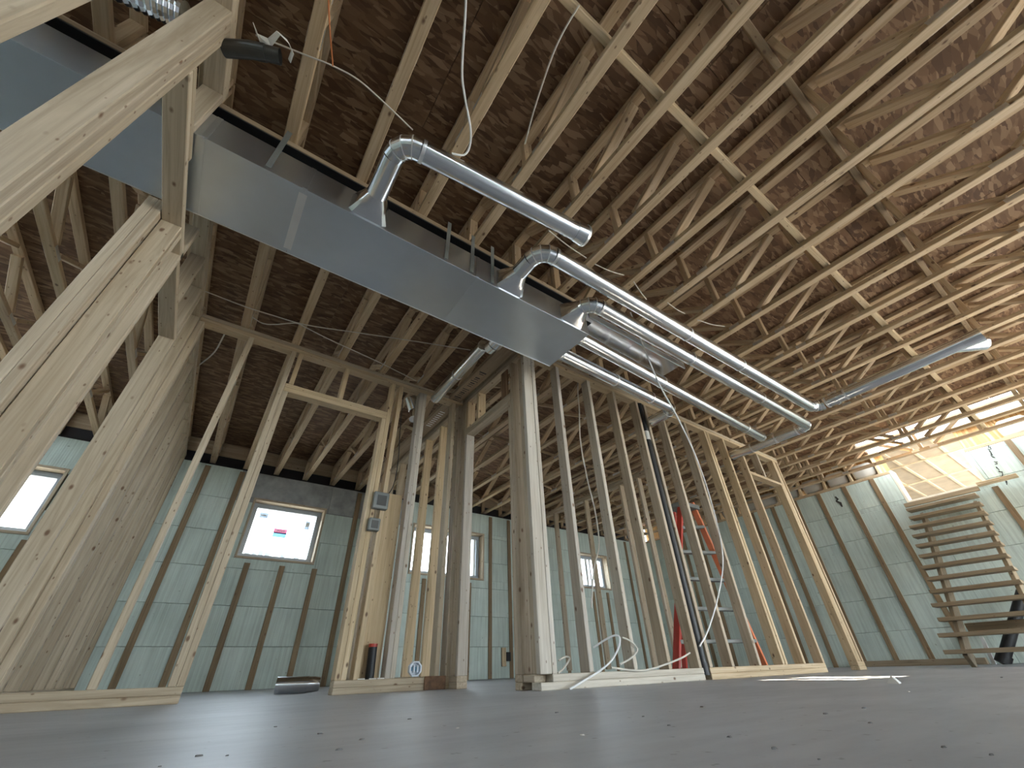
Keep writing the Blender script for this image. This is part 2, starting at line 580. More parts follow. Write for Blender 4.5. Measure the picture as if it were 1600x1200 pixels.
wb = icf_wall('wall_back', 'mint foam block wall with brown furring strips behind the stud partitions', 'x', YB, 1, XL, XR, WIN, strips_b, 2.47, joint=-0.38, pitch=1.23, grey=lambda q: q[2] > 2.0 and 0.0 < (q[0] + q[1]) / 2 < 1.9)
SIDE = (-5.2, -1.4, 0.05, 2.2)  # unseen opening added in the right wall to bring in daylight
NOTCH = (0.58, 1.5, 2.02, ZI + 1)
strips_r = [2.57 + 0.405 * k for k in range(-8, 10) if abs(2.57 + 0.405 * k - 1.05) > 0.5 and 2.57 + 0.405 * k > -1.0]
wr = icf_wall('wall_right', 'mint foam block wall with furring strips behind the wooden stairs', 'y', XR, 1, YF, YB, [NOTCH, SIDE], strips_r, ZI, joint=2.57, pitch=1.215)
wl = icf_wall('wall_left', 'mint foam block wall beyond the near stud partition', 'y', XL, -1, YF, YB, [], [], 2.3)
ADDED_OPENINGS = [(2.4, 5.4, 0.05, 2.15), (6.0, 8.2, 0.05, 2.15)]  # unseen openings added behind the viewer to let daylight in
portal((XR + 0.26, (SIDE[0] + SIDE[1]) / 2, (SIDE[2] + SIDE[3]) / 2), (0, PI / 2, 0), SIDE[3] - SIDE[2], SIDE[1] - SIDE[0])
wf = icf_wall('wall_front', 'foam block wall with wide patio openings behind the viewer', 'x', YF, -1, XL, XR, ADDED_OPENINGS, [], 2.3)
for k, d in enumerate(ADDED_OPENINGS):
    portal(((d[0] + d[1]) / 2, YF - 0.26, (d[2] + d[3]) / 2), (PI / 2, 0, 0), d[1] - d[0], d[3] - d[2])
    dr = empty('door_%d' % (k + 1), ((d[0] + d[1]) / 2, YF - 0.12, d[2]), ('white framed patio opening behind the viewer, nearer its middle', 'white framed patio opening behind the viewer, near the right corner')[k], None, kind='structure')
    for x in (d[0], (d[0] + d[1]) / 2 - 0.03, d[1] - 0.06):
        board('door_frame', dr, x, x + 0.06, YF - 0.18, YF - 0.06, d[2], d[3], 'vinyl_white')
    board('door_frame', dr, d[0] + 0.06, d[1] - 0.06, YF - 0.18, YF - 0.06, d[3] - 0.06, d[3], 'vinyl_white')
    board('door_frame', dr, d[0] + 0.06, d[1] - 0.06, YF - 0.18, YF - 0.06, d[2], d[2] + 0.05, 'vinyl_white')

dr = empty('door_3', (XR + 0.12, (SIDE[0] + SIDE[1]) / 2, SIDE[2]), 'white framed garage-wide opening in the right wall beyond the frame', None, kind='structure')
for y in (SIDE[0], (SIDE[0] + SIDE[1]) / 2 - 0.03, SIDE[1] - 0.06):
    board('door_frame', dr, XR + 0.06, XR + 0.18, y, y + 0.06, SIDE[2], SIDE[3], 'vinyl_white')
board('door_frame', dr, XR + 0.06, XR + 0.18, SIDE[0] + 0.06, SIDE[1] - 0.06, SIDE[3] - 0.06, SIDE[3], 'vinyl_white')
gr3 = plate('ground_outside', None, XR + 0.3, XR + 30, YF - 0.2, 0.1, -0.3, -0.1, 'snow_ground')
tag(gr3, 'pale ground outside the opening in the right wall', None, kind='structure')
# windows in the back wall
def window(n, w, label, stickers=False, slider=False):
    x0, x1, z0, z1 = w
    r = empty('window_%d' % n, ((x0 + x1) / 2, YB + 0.1, z0), label, None, kind='structure')
    fr = 0.028
    # wooden buck lining the opening
    board('buck', r, x0, x1, YB - 0.012, YB + 0.24, z0, z0 + fr, 'stud_wood')
    board('buck', r, x0, x1, YB - 0.012, YB + 0.24, z1 - fr, z1, 'stud_wood')
    board('buck', r, x0, x0 + fr, YB - 0.012, YB + 0.24, z0 + fr, z1 - fr, 'stud_wood')
    board('buck', r, x1 - fr, x1, YB - 0.012, YB + 0.24, z0 + fr, z1 - fr, 'stud_wood')
    a0, a1, b0, b1 = x0 + fr, x1 - fr, z0 + fr, z1 - fr
    y0, y1 = YB + 0.13, YB + 0.19
    t = 0.06
    for q in ((a0, a1, b0, b0 + t), (a0, a1, b1 - t, b1), (a0, a0 + t, b0 + t, b1 - t), (a1 - t, a1, b0 + t, b1 - t)):
        board('window_frame', r, q[0], q[1], y0, y1, q[2], q[3], 'vinyl_frame')
    if slider:
        mx = a0 + (a1 - a0) * slider
        board('sash', r, mx - 0.03, mx + 0.03, y0 - 0.02, y1, b0 + t, b1 - t, 'vinyl_white')
        board('sash', r, mx + 0.09, mx + 0.13, y0 - 0.02, y1, b0 + t, b1 - t, 'vinyl_white')
    plate('pane', r, a0 + t, a1 - t, YB + 0.158, YB + 0.162, b0 + t, b1 - t, 'glass', 0.0005)
    if stickers:
        cx = (a0 + a1) / 2
        W_, H_ = a1 - a0, b1 - b0
        yy = YB + 0.156
        def st(nm, u, v, w_, h_, mat, d=0.0, par=None):
            return plate(nm, par or r, a0 + u * W_ - w_ / 2, a0 + u * W_ + w_ / 2, yy - 0.002 - d, yy - d, b0 + v * H_ - h_ / 2, b0 + v * H_ + h_ / 2, mat, 0.0003)
        sr_ = st('sticker', 0.47, 0.545, 0.17, 0.065, 'label_red'); st('sticker', 0.47, 0.475, 0.17, 0.065, 'label_blue')
        for u in (-0.06, -0.03, 0.0, 0.03, 0.055):
            st('sticker_print', 0.47 + u, 0.55, 0.016, 0.026, 'print_white', 0.002, sr_)
        sr_ = st('sticker', 0.18, 0.80, 0.11, 0.075, 'label_grey'); st('sticker_print', 0.18, 0.80, 0.07, 0.02, 'print_white', 0.002, sr_)
        sr_ = st('sticker', 0.83, 0.72, 0.065, 0.12, 'label_grey'); st('sticker_print', 0.83, 0.73, 0.04, 0.06, 'print_white', 0.002, sr_)
    portal(((x0 + x1) / 2, YB + 0.26, (z0 + z1) / 2), (-PI / 2, 0, 0), x1 - x0, z1 - z0)
window(1, WIN[0], 'basement window glimpsed between the nearest left studs')
window(2, WIN[1], 'square white basement window with red and blue stickers on glass', stickers=True)
window(3, WIN[2], 'wide white sliding window half hidden behind doorway studs', slider=0.84)
window(4, WIN[3], 'small white window seen through the long stud partition', slider=0.42)
for i, (x, w, h) in enumerate(((0.40, 0.07, 0.13), (0.49, 0.06, 0.14), (0.57, 0.06, 0.15), (0.65, 0.07, 0.15), (0.86, 0.05, 0.17), (1.04, 0.07, 0.17))):
    o = board('garden_stake', None, x, x + w, YB + 0.52, YB + 0.56, 0.9, 1.46 + h, 'stake_grey')
    tag(o, ('leftmost', 'second', 'third', 'fourth', 'fifth', 'rightmost')[i] + ' grey wooden stake outside the stickered window', 'stake', 'stakes outside the stickered window')
gr = plate('ground_outside', None, -30, 40, YB + 0.3, YB + 30, 0.7, 0.9, 'snow_ground')
tag(gr, 'pale ground outside the basement windows', None, kind='structure')
gr2 = plate('ground_outside', None, -30, 40, YF - 30, YF - 0.3, -0.3, -0.1, 'snow_ground')
tag(gr2, 'pale ground outside the patio openings behind the viewer', None, kind='structure')

# ------------------------------------------------------------------ subfloor (ceiling seen from below)
HOLE = (7.92, XR + 0.3, -0.28, 1.62)
ce = empty('ceiling', (2.6, 1.6, ZT), 'dark brown strand-board subfloor sheets above the trusses', None, kind='structure')
xx = XL - 0.1
row = 0
yy = YF - 0.1
while yy < YB + 0.2:
    xx = XL - 0.1 - (1.22 if row % 2 else 0)
    while xx < XR + 0.2:
        rr = rects_minus([(max(xx, XL - 0.1), min(xx + 2.44, XR + 0.25), yy, min(yy + 1.22, YB + 0.25))], HOLE)
        for q in rr:
            if q[1] - q[0] > 0.05 and q[3] - q[2] > 0.05:
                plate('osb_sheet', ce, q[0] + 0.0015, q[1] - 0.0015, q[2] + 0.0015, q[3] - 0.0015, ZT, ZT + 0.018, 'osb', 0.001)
        xx += 2.44
    yy += 1.22
    row += 1
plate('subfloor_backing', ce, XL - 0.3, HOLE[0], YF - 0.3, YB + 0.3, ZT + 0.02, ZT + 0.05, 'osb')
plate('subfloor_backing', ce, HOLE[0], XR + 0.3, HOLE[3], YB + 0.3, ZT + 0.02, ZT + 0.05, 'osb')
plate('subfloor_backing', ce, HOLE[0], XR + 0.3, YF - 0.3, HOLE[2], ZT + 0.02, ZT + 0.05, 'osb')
portal(((HOLE[0] + XR) / 2, (HOLE[2] + HOLE[3]) / 2, ZT + 0.06), (0, 0, 0), XR - HOLE[0], HOLE[3] - HOLE[2])

# ------------------------------------------------------------------ open-web floor trusses
CW, CT = 0.064, 0.038
def web_list(y0, y1, rear):
    out = []      # (kind, ybottom, ytop)
    if not rear:
        out += [('v', y1 - 0.02, 0), ('v', 0.92, 0), ('d', 0.79, 0.35), ('v', 0.272, 0), ('v', -0.262, 0), ('d', -0.74, -0.30)]
        a = 0.98
        if y1 > 1.9:
            out += [('d', 1.0, 1.42), ('d', 1.92, 1.50)]
        else:
            out += [('d', 0.99, 1.44)]
        y = -0.80
        while y - 0.46 > y0 + 0.1:
            out.append(('d', y, y - 0.42))
            if y - 0.94 > y0 + 0.1:
                out.append(('d', y - 0.92, y - 0.48))
            y -= 0.98
        out.append(('v', y0 + 0.02, 0))
    else:
        out.append(('v', y0 + 0.02, 0))
        y = y0 + 0.10
        while y + 0.5 < y1 - 0.1:
            out.append(('d', y + 0.46, y))
            if y + 1.0 < y1 - 0.1:
                out.append(('d', y + 0.52, y + 0.96))
            y += 1.04
        out.append(('v', y1 - 0.02, 0))
    return out
def truss(x, y0, y1, rear, label, group):
    r = empty('floor_truss', (x, y0, ZC), label, 'floor truss', group)
    h = CW / 2
    bc = board('bottom_chord', r, x - h, x + h, y0, y1, ZC, ZC + CT, 'truss_wood')
    board('top_chord', r, x - h, x + h, y0, y1, ZT - CT - 0.001, ZT - 0.001, 'truss_wood')
    zb, zt = ZC + CT, ZT - CT - 0.001
    for k, yb, yt in web_list(y0, y1, rear):
        if k == 'v':
            board('web', r, x - h, x + h, yb - 0.019, yb + 0.019, zb, zt, 'truss_wood')
        else:
            s = 0.02 if yt > yb else -0.02
            strut('web', r, (x, yb + s, zb + 0.010), (x, yt - s, zt - 0.010), CW, CT * 0.92, 'truss_wood', up=(0, 1, 0))
            for sx in (-1, 1):
                plate('connector_plate', bc, x + sx * h - (0.0012 if sx < 0 else 0), x + sx * h + (0.0012 if sx > 0 else 0),
                      yb - 0.045, yb + 0.045, ZC + 0.004, ZC + 0.034, 'plate_metal', 0.0003)
    return r
ordn = ['first', 'second', 'third', 'fourth', 'fifth', 'sixth', 'seventh', 'eighth', 'ninth', 'tenth', 'eleventh', 'twelfth', 'thirteenth',
        'fourteenth', 'fifteenth', 'sixteenth', 'seventeenth', 'eighteenth', 'nineteenth', 'twentieth', 'twenty-first', 'twenty-second']
for k in range(-7, 21):
    x = 0.045 + 0.4 * k
    ym = 1.61 if x < 1.9 else 2.282
    if k < 0:
        lf = 'open-web wooden floor truss in front of the duct, %s left of the first pipe elbow' % ordn[-k - 1]
        lr = 'open-web wooden floor truss behind the duct, %s left of the first pipe elbow' % ordn[-k - 1]
    elif k == 0:
        lf = 'open-web wooden floor truss running up to the first pipe elbow'
        lr = 'open-web wooden floor truss behind the duct, in line with the first pipe elbow'
    elif k == 20:
        lf = 'last open-web floor truss, beside the bright stair opening'
        lr = 'last open-web floor truss at the far right behind the long stud partition'
    else:
        lf = 'open-web wooden floor truss in front of the duct, %s right of the first pipe elbow' % ordn[k - 1]
        lr = 'open-web wooden floor truss behind the duct, %s right of the first pipe elbow' % ordn[k - 1]
    truss(x, YF + 0.02, ym - 0.004, False, lf, 'floor trusses in front of the duct')
    truss(x, ym + 0.004, YB + 0.15, True, lr, 'floor trusses behind the duct')
sb = board('strongback', None, XL + 0.2, 8.2, 0.208, 0.246, ZC + CT + 0.002, ZC + CT + 0.125, 'new_wood')
tag(sb, 'long pale strongback board crossing through the ceiling trusses', 'board')
sb = board('ribbon_board', None, XL + 0.2, 8.2, -0.238, -0.200, ZT - 0.135, ZT - CT - 0.003, 'strap_wood')  # dark brown colour stands in for shade high between the chords
tag(sb, 'dark ribbon board crossing high between truss chords at upper right', 'board')

# sill on the walls, rim boards on the right wall
r = empty('sill_plate', (2.6, YB + 0.07, ZI), 'flat wooden sill plate on top of the rear foam wall', 'sill plate')
board('plank', r, XL, XR, YB + 0.07, YB + 0.21, ZI, ZC - 0.001, 'black_membrane')  # sill coloured near-black like the sheet above it
board('rim_board', r, XL, XR, YB + 0.16, YB + 0.20, 2.70, ZT - 0.002, 'nailer_wood')
plate('gasket_sheet', r, XL, XR, YB + 0.165, YB + 0.195, ZC, 2.699, 'black_membrane')  # near-black sheet filling the band below the rim board
r = empty('rim_framing', (XR + 0.07, 3.0, ZI), 'pale rim framing with white insulation bags on top of the right foam wall', 'rim framing')
for y0, y1 in ((YF, 0.58), (1.5, YB)):
    board('sill', r, XR + 0.0, XR + 0.14, y0, y1, ZI, ZC - 0.001, 'new_wood')
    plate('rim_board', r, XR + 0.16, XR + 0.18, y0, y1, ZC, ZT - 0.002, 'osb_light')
    y = y0 + 0.1
    while y < y1 - 0.5:
        board('block', r, XR + 0.02, XR + 0.158, y, y + 0.038, ZC, ZT - 0.04, 'new_wood')
        c = Vector((XR + 0.10, y + 0.22, ZC + 0.13))
        me_key = 'bag'
        if me_key not in MESH:
            V, F = [], []
            n, mrow = 12, 7
            for i in range(mrow):
                a = -PI / 2 + PI * i / (mrow - 1)
                for j in range(n):
                    t = 2 * PI * j / n
                    e = 0.45
                    cx = math.copysign(abs(math.cos(t)) ** e, math.cos(t)); sy = math.copysign(abs(math.sin(t)) ** e, math.sin(t))
                    ca = abs(math.cos(a)) ** 0.4
                    V.append((0.05 * cx * ca, 0.165 * sy * ca, 0.125 * math.copysign(abs(math.sin(a)) ** 0.6, math.sin(a))))
            for i in range(mrow - 1):
                for j in range(n):
                    F.append((i * n + j, i * n + (j + 1) % n, (i + 1) * n + (j + 1) % n, (i + 1) * n + j))
            me = bpy.data.meshes.new('bag'); me.from_pydata(V, [], F); me.materials.append(MATS['insulation_bag'])
            me.polygons.foreach_set('use_smooth', [True] * len(me.polygons))
            MESH[me_key] = me
        link('insulation_bag', MESH[me_key], r, c)
        y += 0.405
    board('top_rail', r, XR + 0.02, XR + 0.158, y0, y1, ZT - 0.039, ZT - 0.003, 'new_wood')

# main-floor wall added above the stair opening to trim the sun strip
uw = empty('wall_upper', (XR + 0.07, 0.6, ZT + 0.03), 'bright main-floor wall glimpsed through the stair opening', None, kind='structure')
for y0, y1 in ((-1.2, 0.72), (1.30, 2.4)):
    plate('wall_sheet', uw, XR + 0.03, XR + 0.05, y0, y1, ZT + 0.001, 4.2, 'insulation_bag')
    y = y0
    while y < y1 - 0.03:
        board('stud', uw, XR + 0.0505, XR + 0.139, y, y + 0.038, ZT + 0.001, 4.2, 'new_wood')
        y += 0.406
# passage beyond the notch in the right wall: poly-covered ceiling with strapping
pa = empty('entry_passage', (10.4, 1.2, 2.0), 'white poly-lined entry passage seen above the stairs', 'passage')
plate('passage_floor', pa, XR + 0.252, 12.6, 0.2, 2.4, 1.86, 1.98, 'nailer_wood')
plate('passage_sill', pa, XR - 0.01, XR + 0.25, 0.585, 1.495, 2.021, 2.05, 'pale_strap')
plate('ceiling_sheet', pa, XR + 0.19, 12.6, 0.2, 2.4, 2.94, 2.96, 'poly_sheet')
for y in (0.56, 0.86, 1.18, 1.50, 1.82, 2.14):
    board('ceiling_strap', pa, XR + 0.19, 12.6, y - 0.022, y + 0.022, 2.915, 2.939, 'pale_strap')
for x in (9.7, 11.0):
    board('ceiling_strap', pa, x, x + 0.03, 0.22, 2.36, 2.895, 2.914, 'pale_strap')
plate('side_sheet', pa, XR + 0.252, 12.6, 2.36, 2.38, 1.98, 2.94, 'poly_sheet')
plate('side_sheet', pa, XR + 0.252, 9.2, 0.20, 0.22, 1.98, 2.94, 'poly_sheet')
plate('end_sheet', pa, 12.60, 12.62, 0.20, 2.38, 1.86, 2.96, 'poly_sheet')
for x in (9.0, 9.6, 10.2, 10.8, 11.4):
    board('passage_stud', pa, x, x + 0.038, 2.27, 2.358, 1.98, 2.914, 'pale_strap')
board('jamb', pa, XR + 0.0, XR + 0.20, 1.462, 1.498, 2.051, ZC - 0.001, 'pale_strap')
board('jamb', pa, XR + 0.0, XR + 0.20, 0.582, 0.618, 2.051, ZC - 0.001, 'pale_strap')
portal((10.9, 0.19, 2.46), (PI / 2, 0, 0), 3.4, 0.95)

# ------------------------------------------------------------------ stud partitions
T2 = 0.038
BP = 0.076
def studs_x(r, edges, y0, y1, z0=BP, z1=ZS, mat='stud_wood', name='stud'):
    for e in edges:
        board(name, r, e, e + T2, y0, y1, z0, z1, mat)
def studs_y(r, edges, x0, x1, z0=BP, z1=ZS, mat='stud_wood', name='stud'):
    for e in edges:
        board(name, r, x0, x1, e, e + T2, z0, z1, mat)

# near left partition, runs along Y
LX0, LX1 = -0.744, -0.655
r = empty('stud_partition', (-0.70, 3.0, 0), 'near left stud partition with the big duct passing through its top', 'stud wall')
studs_y(r, [-2.9, -2.5, -2.1, -1.7, -1.3, -0.9, -0.5, -0.1], LX0, LX1)
studs_y(r, [0.747], LX0, LX1)
studs_y(r, [1.071, 1.109, 1.148], LX0, LX1)
studs_y(r, [2.000, 2.0385], LX0, LX1, z1=2.05)
studs_y(r, [2.217], LX0, LX1, z1=2.31)
studs_y(r, [3.012, 3.30, 3.66, 4.03, 4.40, 4.82, 5.22, 5.62, 6.02, 6.40], LX0, LX1)
for y0, y1 in ((-2.9, 0.785), (1.071, 1.186), (2.0, 2.255), (3.012, 6.44)):
    board('bottom_plate', r, LX0, LX1, y0, y1, 0.0, T2)
    board('bottom_plate', r, LX0, LX1, y0, y1, T2, BP)
for y0, y1 in ((-2.9, 1.488), (1.965, 6.44)):
    board('top_plate', r, LX0, LX1, y0, y1, ZS, ZS + T2)
    board('top_plate', r, LX0, LX1, y0, y1, ZS + T2, ZC - 0.0005)
board('low_plate', r, LX0, LX1, 1.1865, 2.255, 2.0505, 2.088)
board('low_plate', r, LX0, LX1, 1.1865, 1.62, 2.0885, 2.126)
board('cripple_stud', r, LX0, LX1, 1.45, 1.488, 2.1265, ZS)
board('low_plate', r, LX0, LX1, 2.2555, 3.0115, 2.010, 2.048)
board('cripple_stud', r, LX0, LX1, 2.62, 2.658, 2.0485, ZS)
board('cripple_stud', r, LX0, LX1, 2.95, 2.988, 2.0485, ZS)

r = empty('post', (-0.785, 2.0, 0), 'doubled wooden post under the duct behind the left partition', 'post')
board('ply', r, -0.824, -0.786, 1.955, 2.044, 0.0, 2.132)
board('ply', r, -0.7855, -0.748, 1.955, 2.044, 0.0, 2.132)

# partition with the doorway facing the camera (runs along X)
AY0, AY1 = 3.34, 3.429
r = empty('stud_partition', (0.6, 3.38, 0), 'middle stud partition with an open doorway showing the stickered window', 'stud wall')
studs_x(r, [-0.654, -0.297, 0.040], AY0, AY1)
board('stud', r, 0.0785, 0.1165, AY0, AY1, BP, 2.055)
board('stud', r, 0.9245, 0.9625, AY0, AY1, BP, 2.055, 'new_wood')
studs_x(r, [0.963], AY0, AY1, mat='new_wood')
board('header', r, 0.0785, 0.9625, AY0, AY1, 2.0555, 2.093, 'new_wood')
board('header', r, 0.0785, 0.9625, AY0, AY1, 2.0935, 2.131, 'new_wood')
studs_x(r, [0.099, 0.510], AY0, AY1, 2.1315, ZS, 'new_wood', 'cripple_stud')
studs_x(r, [1.045], AY0, AY1, mat='new_wood')
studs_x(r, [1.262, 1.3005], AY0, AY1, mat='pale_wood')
studs_x(r, [1.640, 1.7265], AY0, AY1)
board('filler_board', r, 1.090, 1.250, AY0 + 0.09, AY0 + 0.126, BP, 1.40, 'new_wood')
for x0, x1 in ((-0.654, 0.1165), (0.9245, 1.7645)):
    board('bottom_plate', r, x0, x1, AY0, AY1, 0.0, T2)
    board('bottom_plate', r, x0, x1, AY0, AY1, T2 + 0.0005, BP)
board('top_plate', r, -0.654, 1.7645, AY0, AY1, ZS, ZS + T2, 'new_wood')
board('top_plate', r, -0.654, 1.7645, AY0, AY1, ZS + T2 + 0.0005, ZC - 0.0005)

# partition along Y with the hall doorway
CX0, CX1 = 1.765, 1.854
r = empty('stud_partition', (1.81, 4.3, 0), 'stud partition with narrow doorway and pale cripple studs beside the corner post', 'stud wall')
studs_y(r, [2.415], CX0, CX1)
board('stud', r, CX0, CX1, 2.4535, 2.4915, BP, 2.07)
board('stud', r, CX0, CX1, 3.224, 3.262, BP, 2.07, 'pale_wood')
studs_y(r, [3.2625, 3.301], CX0, CX1)
board('header', r, CX0, CX1, 2.4535, 3.262, 2.0705, 2.108)
board('header', r, CX0, CX1, 2.4535, 3.262, 2.1085, 2.146)
studs_y(r, [3.01, 3.224], CX0, CX1, 2.1465, ZS, 'new_wood', 'cripple_stud')
plate('osb_filler', r, CX0 + 0.004, CX0 + 0.016, 2.495, 2.60, 2.1465, 2.44, 'osb')
studs_y(r, [3.43], CX0, CX1)
studs_y(r, [3.85, 4.25], CX0, CX1, mat='new_wood')
studs_y(r, [4.66, 5.07, 5.48, 5.89, 6.30], CX0, CX1)
for y0, y1 in ((2.415, 2.4915), (3.224, 6.46)):
    board('bottom_plate', r, CX0, CX1, y0, y1, 0, T2)
    board('bottom_plate', r, CX0, CX1, y0, y1, T2 + 0.0005, BP)
board('top_plate', r, CX0, CX1, 2.327, 6.46, ZS, ZS + T2)
board('top_plate', r, CX0, CX1, 2.327, 6.46, ZS + T2 + 0.0005, ZC - 0.0005)

# long partition on the right (runs along X)
BY0, BY1 = 2.237, 2.326
r = empty('stud_partition', (3.8, 2.28, 0), 'long stud partition right of the corner post with black vent pipe', 'stud wall')
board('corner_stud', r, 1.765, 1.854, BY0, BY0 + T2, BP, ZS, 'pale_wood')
board('corner_stud', r, 1.800, 1.838, BY0 + 0.0385, BY0 + 0.127, BP, ZS)
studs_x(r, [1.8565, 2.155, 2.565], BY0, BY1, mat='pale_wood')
studs_x(r, [2.930, 3.288, 3.428, 3.735, 4.152], BY0, BY1)
studs_x(r, [4.560, 4.612, 4.960, 5.366], BY0, BY1, mat='new_wood')
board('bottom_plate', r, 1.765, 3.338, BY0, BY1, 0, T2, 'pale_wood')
board('bottom_plate', r, 3.420, 5.404, BY0, BY1, 0, T2, 'new_wood')
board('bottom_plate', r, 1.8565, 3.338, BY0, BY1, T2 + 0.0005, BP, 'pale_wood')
board('bottom_plate', r, 3.420, 5.404, BY0, BY1, T2 + 0.0005, BP, 'new_wood')
board('plate_block', r, 1.765, 1.853, BY0 + 0.06, BY0 + 0.17, T2 + 0.0005, BP - 0.001)
board('top_plate', r, 1.765, 6.40, BY0, BY1, ZS, ZS + T2, 'new_wood')
board('top_plate', r, 1.765, 6.40, BY0, BY1, ZS + T2 + 0.0005, ZC - 0.0005)
board('stud', r, 6.190, 6.228, BY0, BY1, BP, 2.088, 'new_wood')
studs_x(r, [6.2285, 6.267, 6.340], BY0, BY1, mat='new_wood')
board('header', r, 5.4045, 6.228, BY0, BY1, 2.0885, 2.127, 'new_wood')
board('cripple_stud', r, 5.79, 5.828, BY0, BY1, 2.1275, ZS)
board('bottom_plate', r, 6.190, 6.378, BY0, BY1, 0, T2, 'new_wood')
board('bottom_plate', r, 6.190, 6.378, BY0, BY1, T2 + 0.0005, BP, 'new_wood')

# rear partition along Y, seen through the long one
EX0, EX1 = 5.03, 5.119
r = empty('stud_partition', (5.07, 4.9, 0), 'rear stud partition glimpsed through the long partition', 'stud wall')
studs_y(r, [3.30, 3.70, 4.06, 4.46, 4.87, 5.28, 5.69, 6.10, 6.42], EX0, EX1)
board('bottom_plate', r, EX0, EX1, 3.30, 6.46, 0, T2)
board('top_plate', r, EX0, EX1, 3.30, 6.46, ZS, ZS + T2)
board('top_plate', r, EX0, EX1, 3.30, 6.46, ZS + T2 + 0.0005, ZC - 0.0005)

# ------------------------------------------------------------------ steel beam with wooden nailer
r = empty('steel_beam', (-0.6, 1.61, 2.5), 'black steel beam with wooden nailer hidden above the big duct', 'beam')
BX0, BX1 = XL + 0.1, 1.93
plate('top_flange', r, BX0, BX1, 1.54, 1.68, 2.494, 2.504, 'black_steel')
plate('bottom_flange', r, BX0, BX1, 1.54, 1.68, 2.352, 2.362, 'black_steel')
plate('beam_web', r, BX0, BX1, 1.606, 1.614, 2.362, 2.494, 'black_steel')
board('nailer', r, BX0, BX1, 1.54, 1.68, 2.5045, ZC - 0.0005, 'nailer_wood')

# ------------------------------------------------------------------ main rectangular duct
DY0, DY1, DZ0, DZ1 = 1.492, 1.952, 2.14, 2.343
DX0, DX1 = -3.0, 1.815
r = empty('main_duct', (0.2, 1.72, DZ0), 'big rectangular galvanised supply duct hanging below the trusses', 'duct')
joints = [DX0, -1.90, -0.62, -0.185, 0.845, DX1]
for i in range(len(joints) - 1):
    plate('duct_section', r, joints[i] + 0.001, joints[i + 1] - 0.001, DY0, DY1, DZ0, DZ1, 'galvanised', 0.0012)
for x in joints[1:-1]:
    plate('drive_cleat', r, x - 0.012, x + 0.012, DY0 - 0.004, DY0 - 0.0005, DZ0 + 0.003, DZ1 - 0.003, 'galvanised', 0.0005)
plate('foil_tape', r, -0.205, -0.165, DY0 + 0.03, DY1 - 0.03, DZ0 - 0.0016, DZ0 - 0.0004, 'bright_tape', 0.0003)
for x in (0.845, -1.90, -0.62):
    plate('seam', r, x - 0.004, x + 0.004, DY0 + 0.004, DY1 - 0.004, DZ0 - 0.0022, DZ0 - 0.0004, 'galvanised', 0.0003)
plate('edge_seam', r, DX0, DX1, DY1 - 0.002, DY1 + 0.004, DZ0 - 0.004, DZ0 - 0.0005, 'bright_tape', 0.0008)
for x in (0.62, 0.80, 0.955, -0.36):
    plate('hanger_strap', r, x - 0.013, x + 0.013, DY0 - 0.006, DY0 - 0.0042, DZ0 + 0.02, ZC - 0.01, 'ladder_grey', 0.0005)
# stiff end face
plate('end_cap', r, DX1 + 0.0005, DX1 + 0.004, DY0, DY1, DZ0, DZ1, 'galvanised', 0.001)

# ------------------------------------------------------------------ round branch pipes
PR = 0.055
ZP = 2.24
def arc(c, a, b, n):
    """quarter turn from direction a to direction b around corner c (unit vectors), radius q"""
    q = 0.10
    out = []
    for k in range(n + 1):
        t = (PI / 2) * k / n
        out.append(Vector(c) - Vector(a) * q * (1 - math.sin(t)) + Vector(b) * q * (1 - math.cos(t)))
    return out
def pipe_run(r, p0, p1, joints, rad=PR):
    """straight pipe in sections with raised joints"""
    p0, p1 = Vector(p0), Vector(p1)
    ts = [0.0] + joints + [1.0]
    d = (p1 - p0).normalized()
    for i in range(len(ts) - 1):
        sec = tube('pipe_section', r, [p0.lerp(p1, ts[i]), p0.lerp(p1, ts[i + 1])], rad, 'galvanised_pipe', 28)
        c = p0.lerp(p1, ts[i])
        tube('joint_ring', sec, [c - d * 0.012 + d * 0.014, c + d * 0.02], rad + 0.0022, 'bright_tape', 28)
def elbow(r, c, a, b, rad=PR):
    pts = arc(c, a, b, 4)
    eb = tube('elbow', r, pts, rad + 0.001, 'galvanised_pipe', 28, sharp=12)
    for k in (1, 2, 3):
        t = (pts[k + 1] - pts[k - 1]).normalized()
        tube('elbow_seam', eb, [pts[k] - t * 0.003, pts[k] + t * 0.003], rad + 0.0018, 'bright_tape', 28)
def boot(r, x, z, rad=PR):
    """square-to-round takeoff on the duct's near side"""
    n = 28
    rings = []
    for k in range(4):
        t = k / 3.0
        ring = []
        for j in range(n):
            a = 2 * PI * j / n
            cx, cz = math.cos(a), math.sin(a)
            mx = max(abs(cx), abs(cz))
            sq = Vector((x + cx / mx * 0.105, DY0 - 0.001, z + cz / mx * 0.085))
            rd = Vector((x + cx * rad, DY0 - 0.12, z + cz * rad))
            ring.append(sq.lerp(rd, t) - Vector((x, DY0, z)))
        rings.append(ring)
    link('takeoff_boot', rings_mesh(rings, 'galvanised_pipe', (True, True), 30), r, (x, DY0, z))
Xp, Yp, Zp = Vector((1, 0, 0)), Vector((0, 1, 0)), Vector((0, 0, 1))
def branch(label, x, yrun, x1, joints, yend=None):
    r = empty('branch_pipe', (x, DY0, ZP), label, 'duct pipe')
    boot(r, x, ZP)
    y0 = DY0 - 0.12
    c = (x, yrun, ZP)
    if y0 - (yrun + 0.10) > 0.01:
        tube('pipe_section', r, [(x, y0, ZP), (x, yrun + 0.10, ZP)], PR, 'galvanised_pipe', 28)
    elbow(r, c, -Yp, Xp)
    pipe_run(r, (x + 0.10, yrun, ZP), (x1, yrun if yend is None else yend, ZP), joints)
    return r
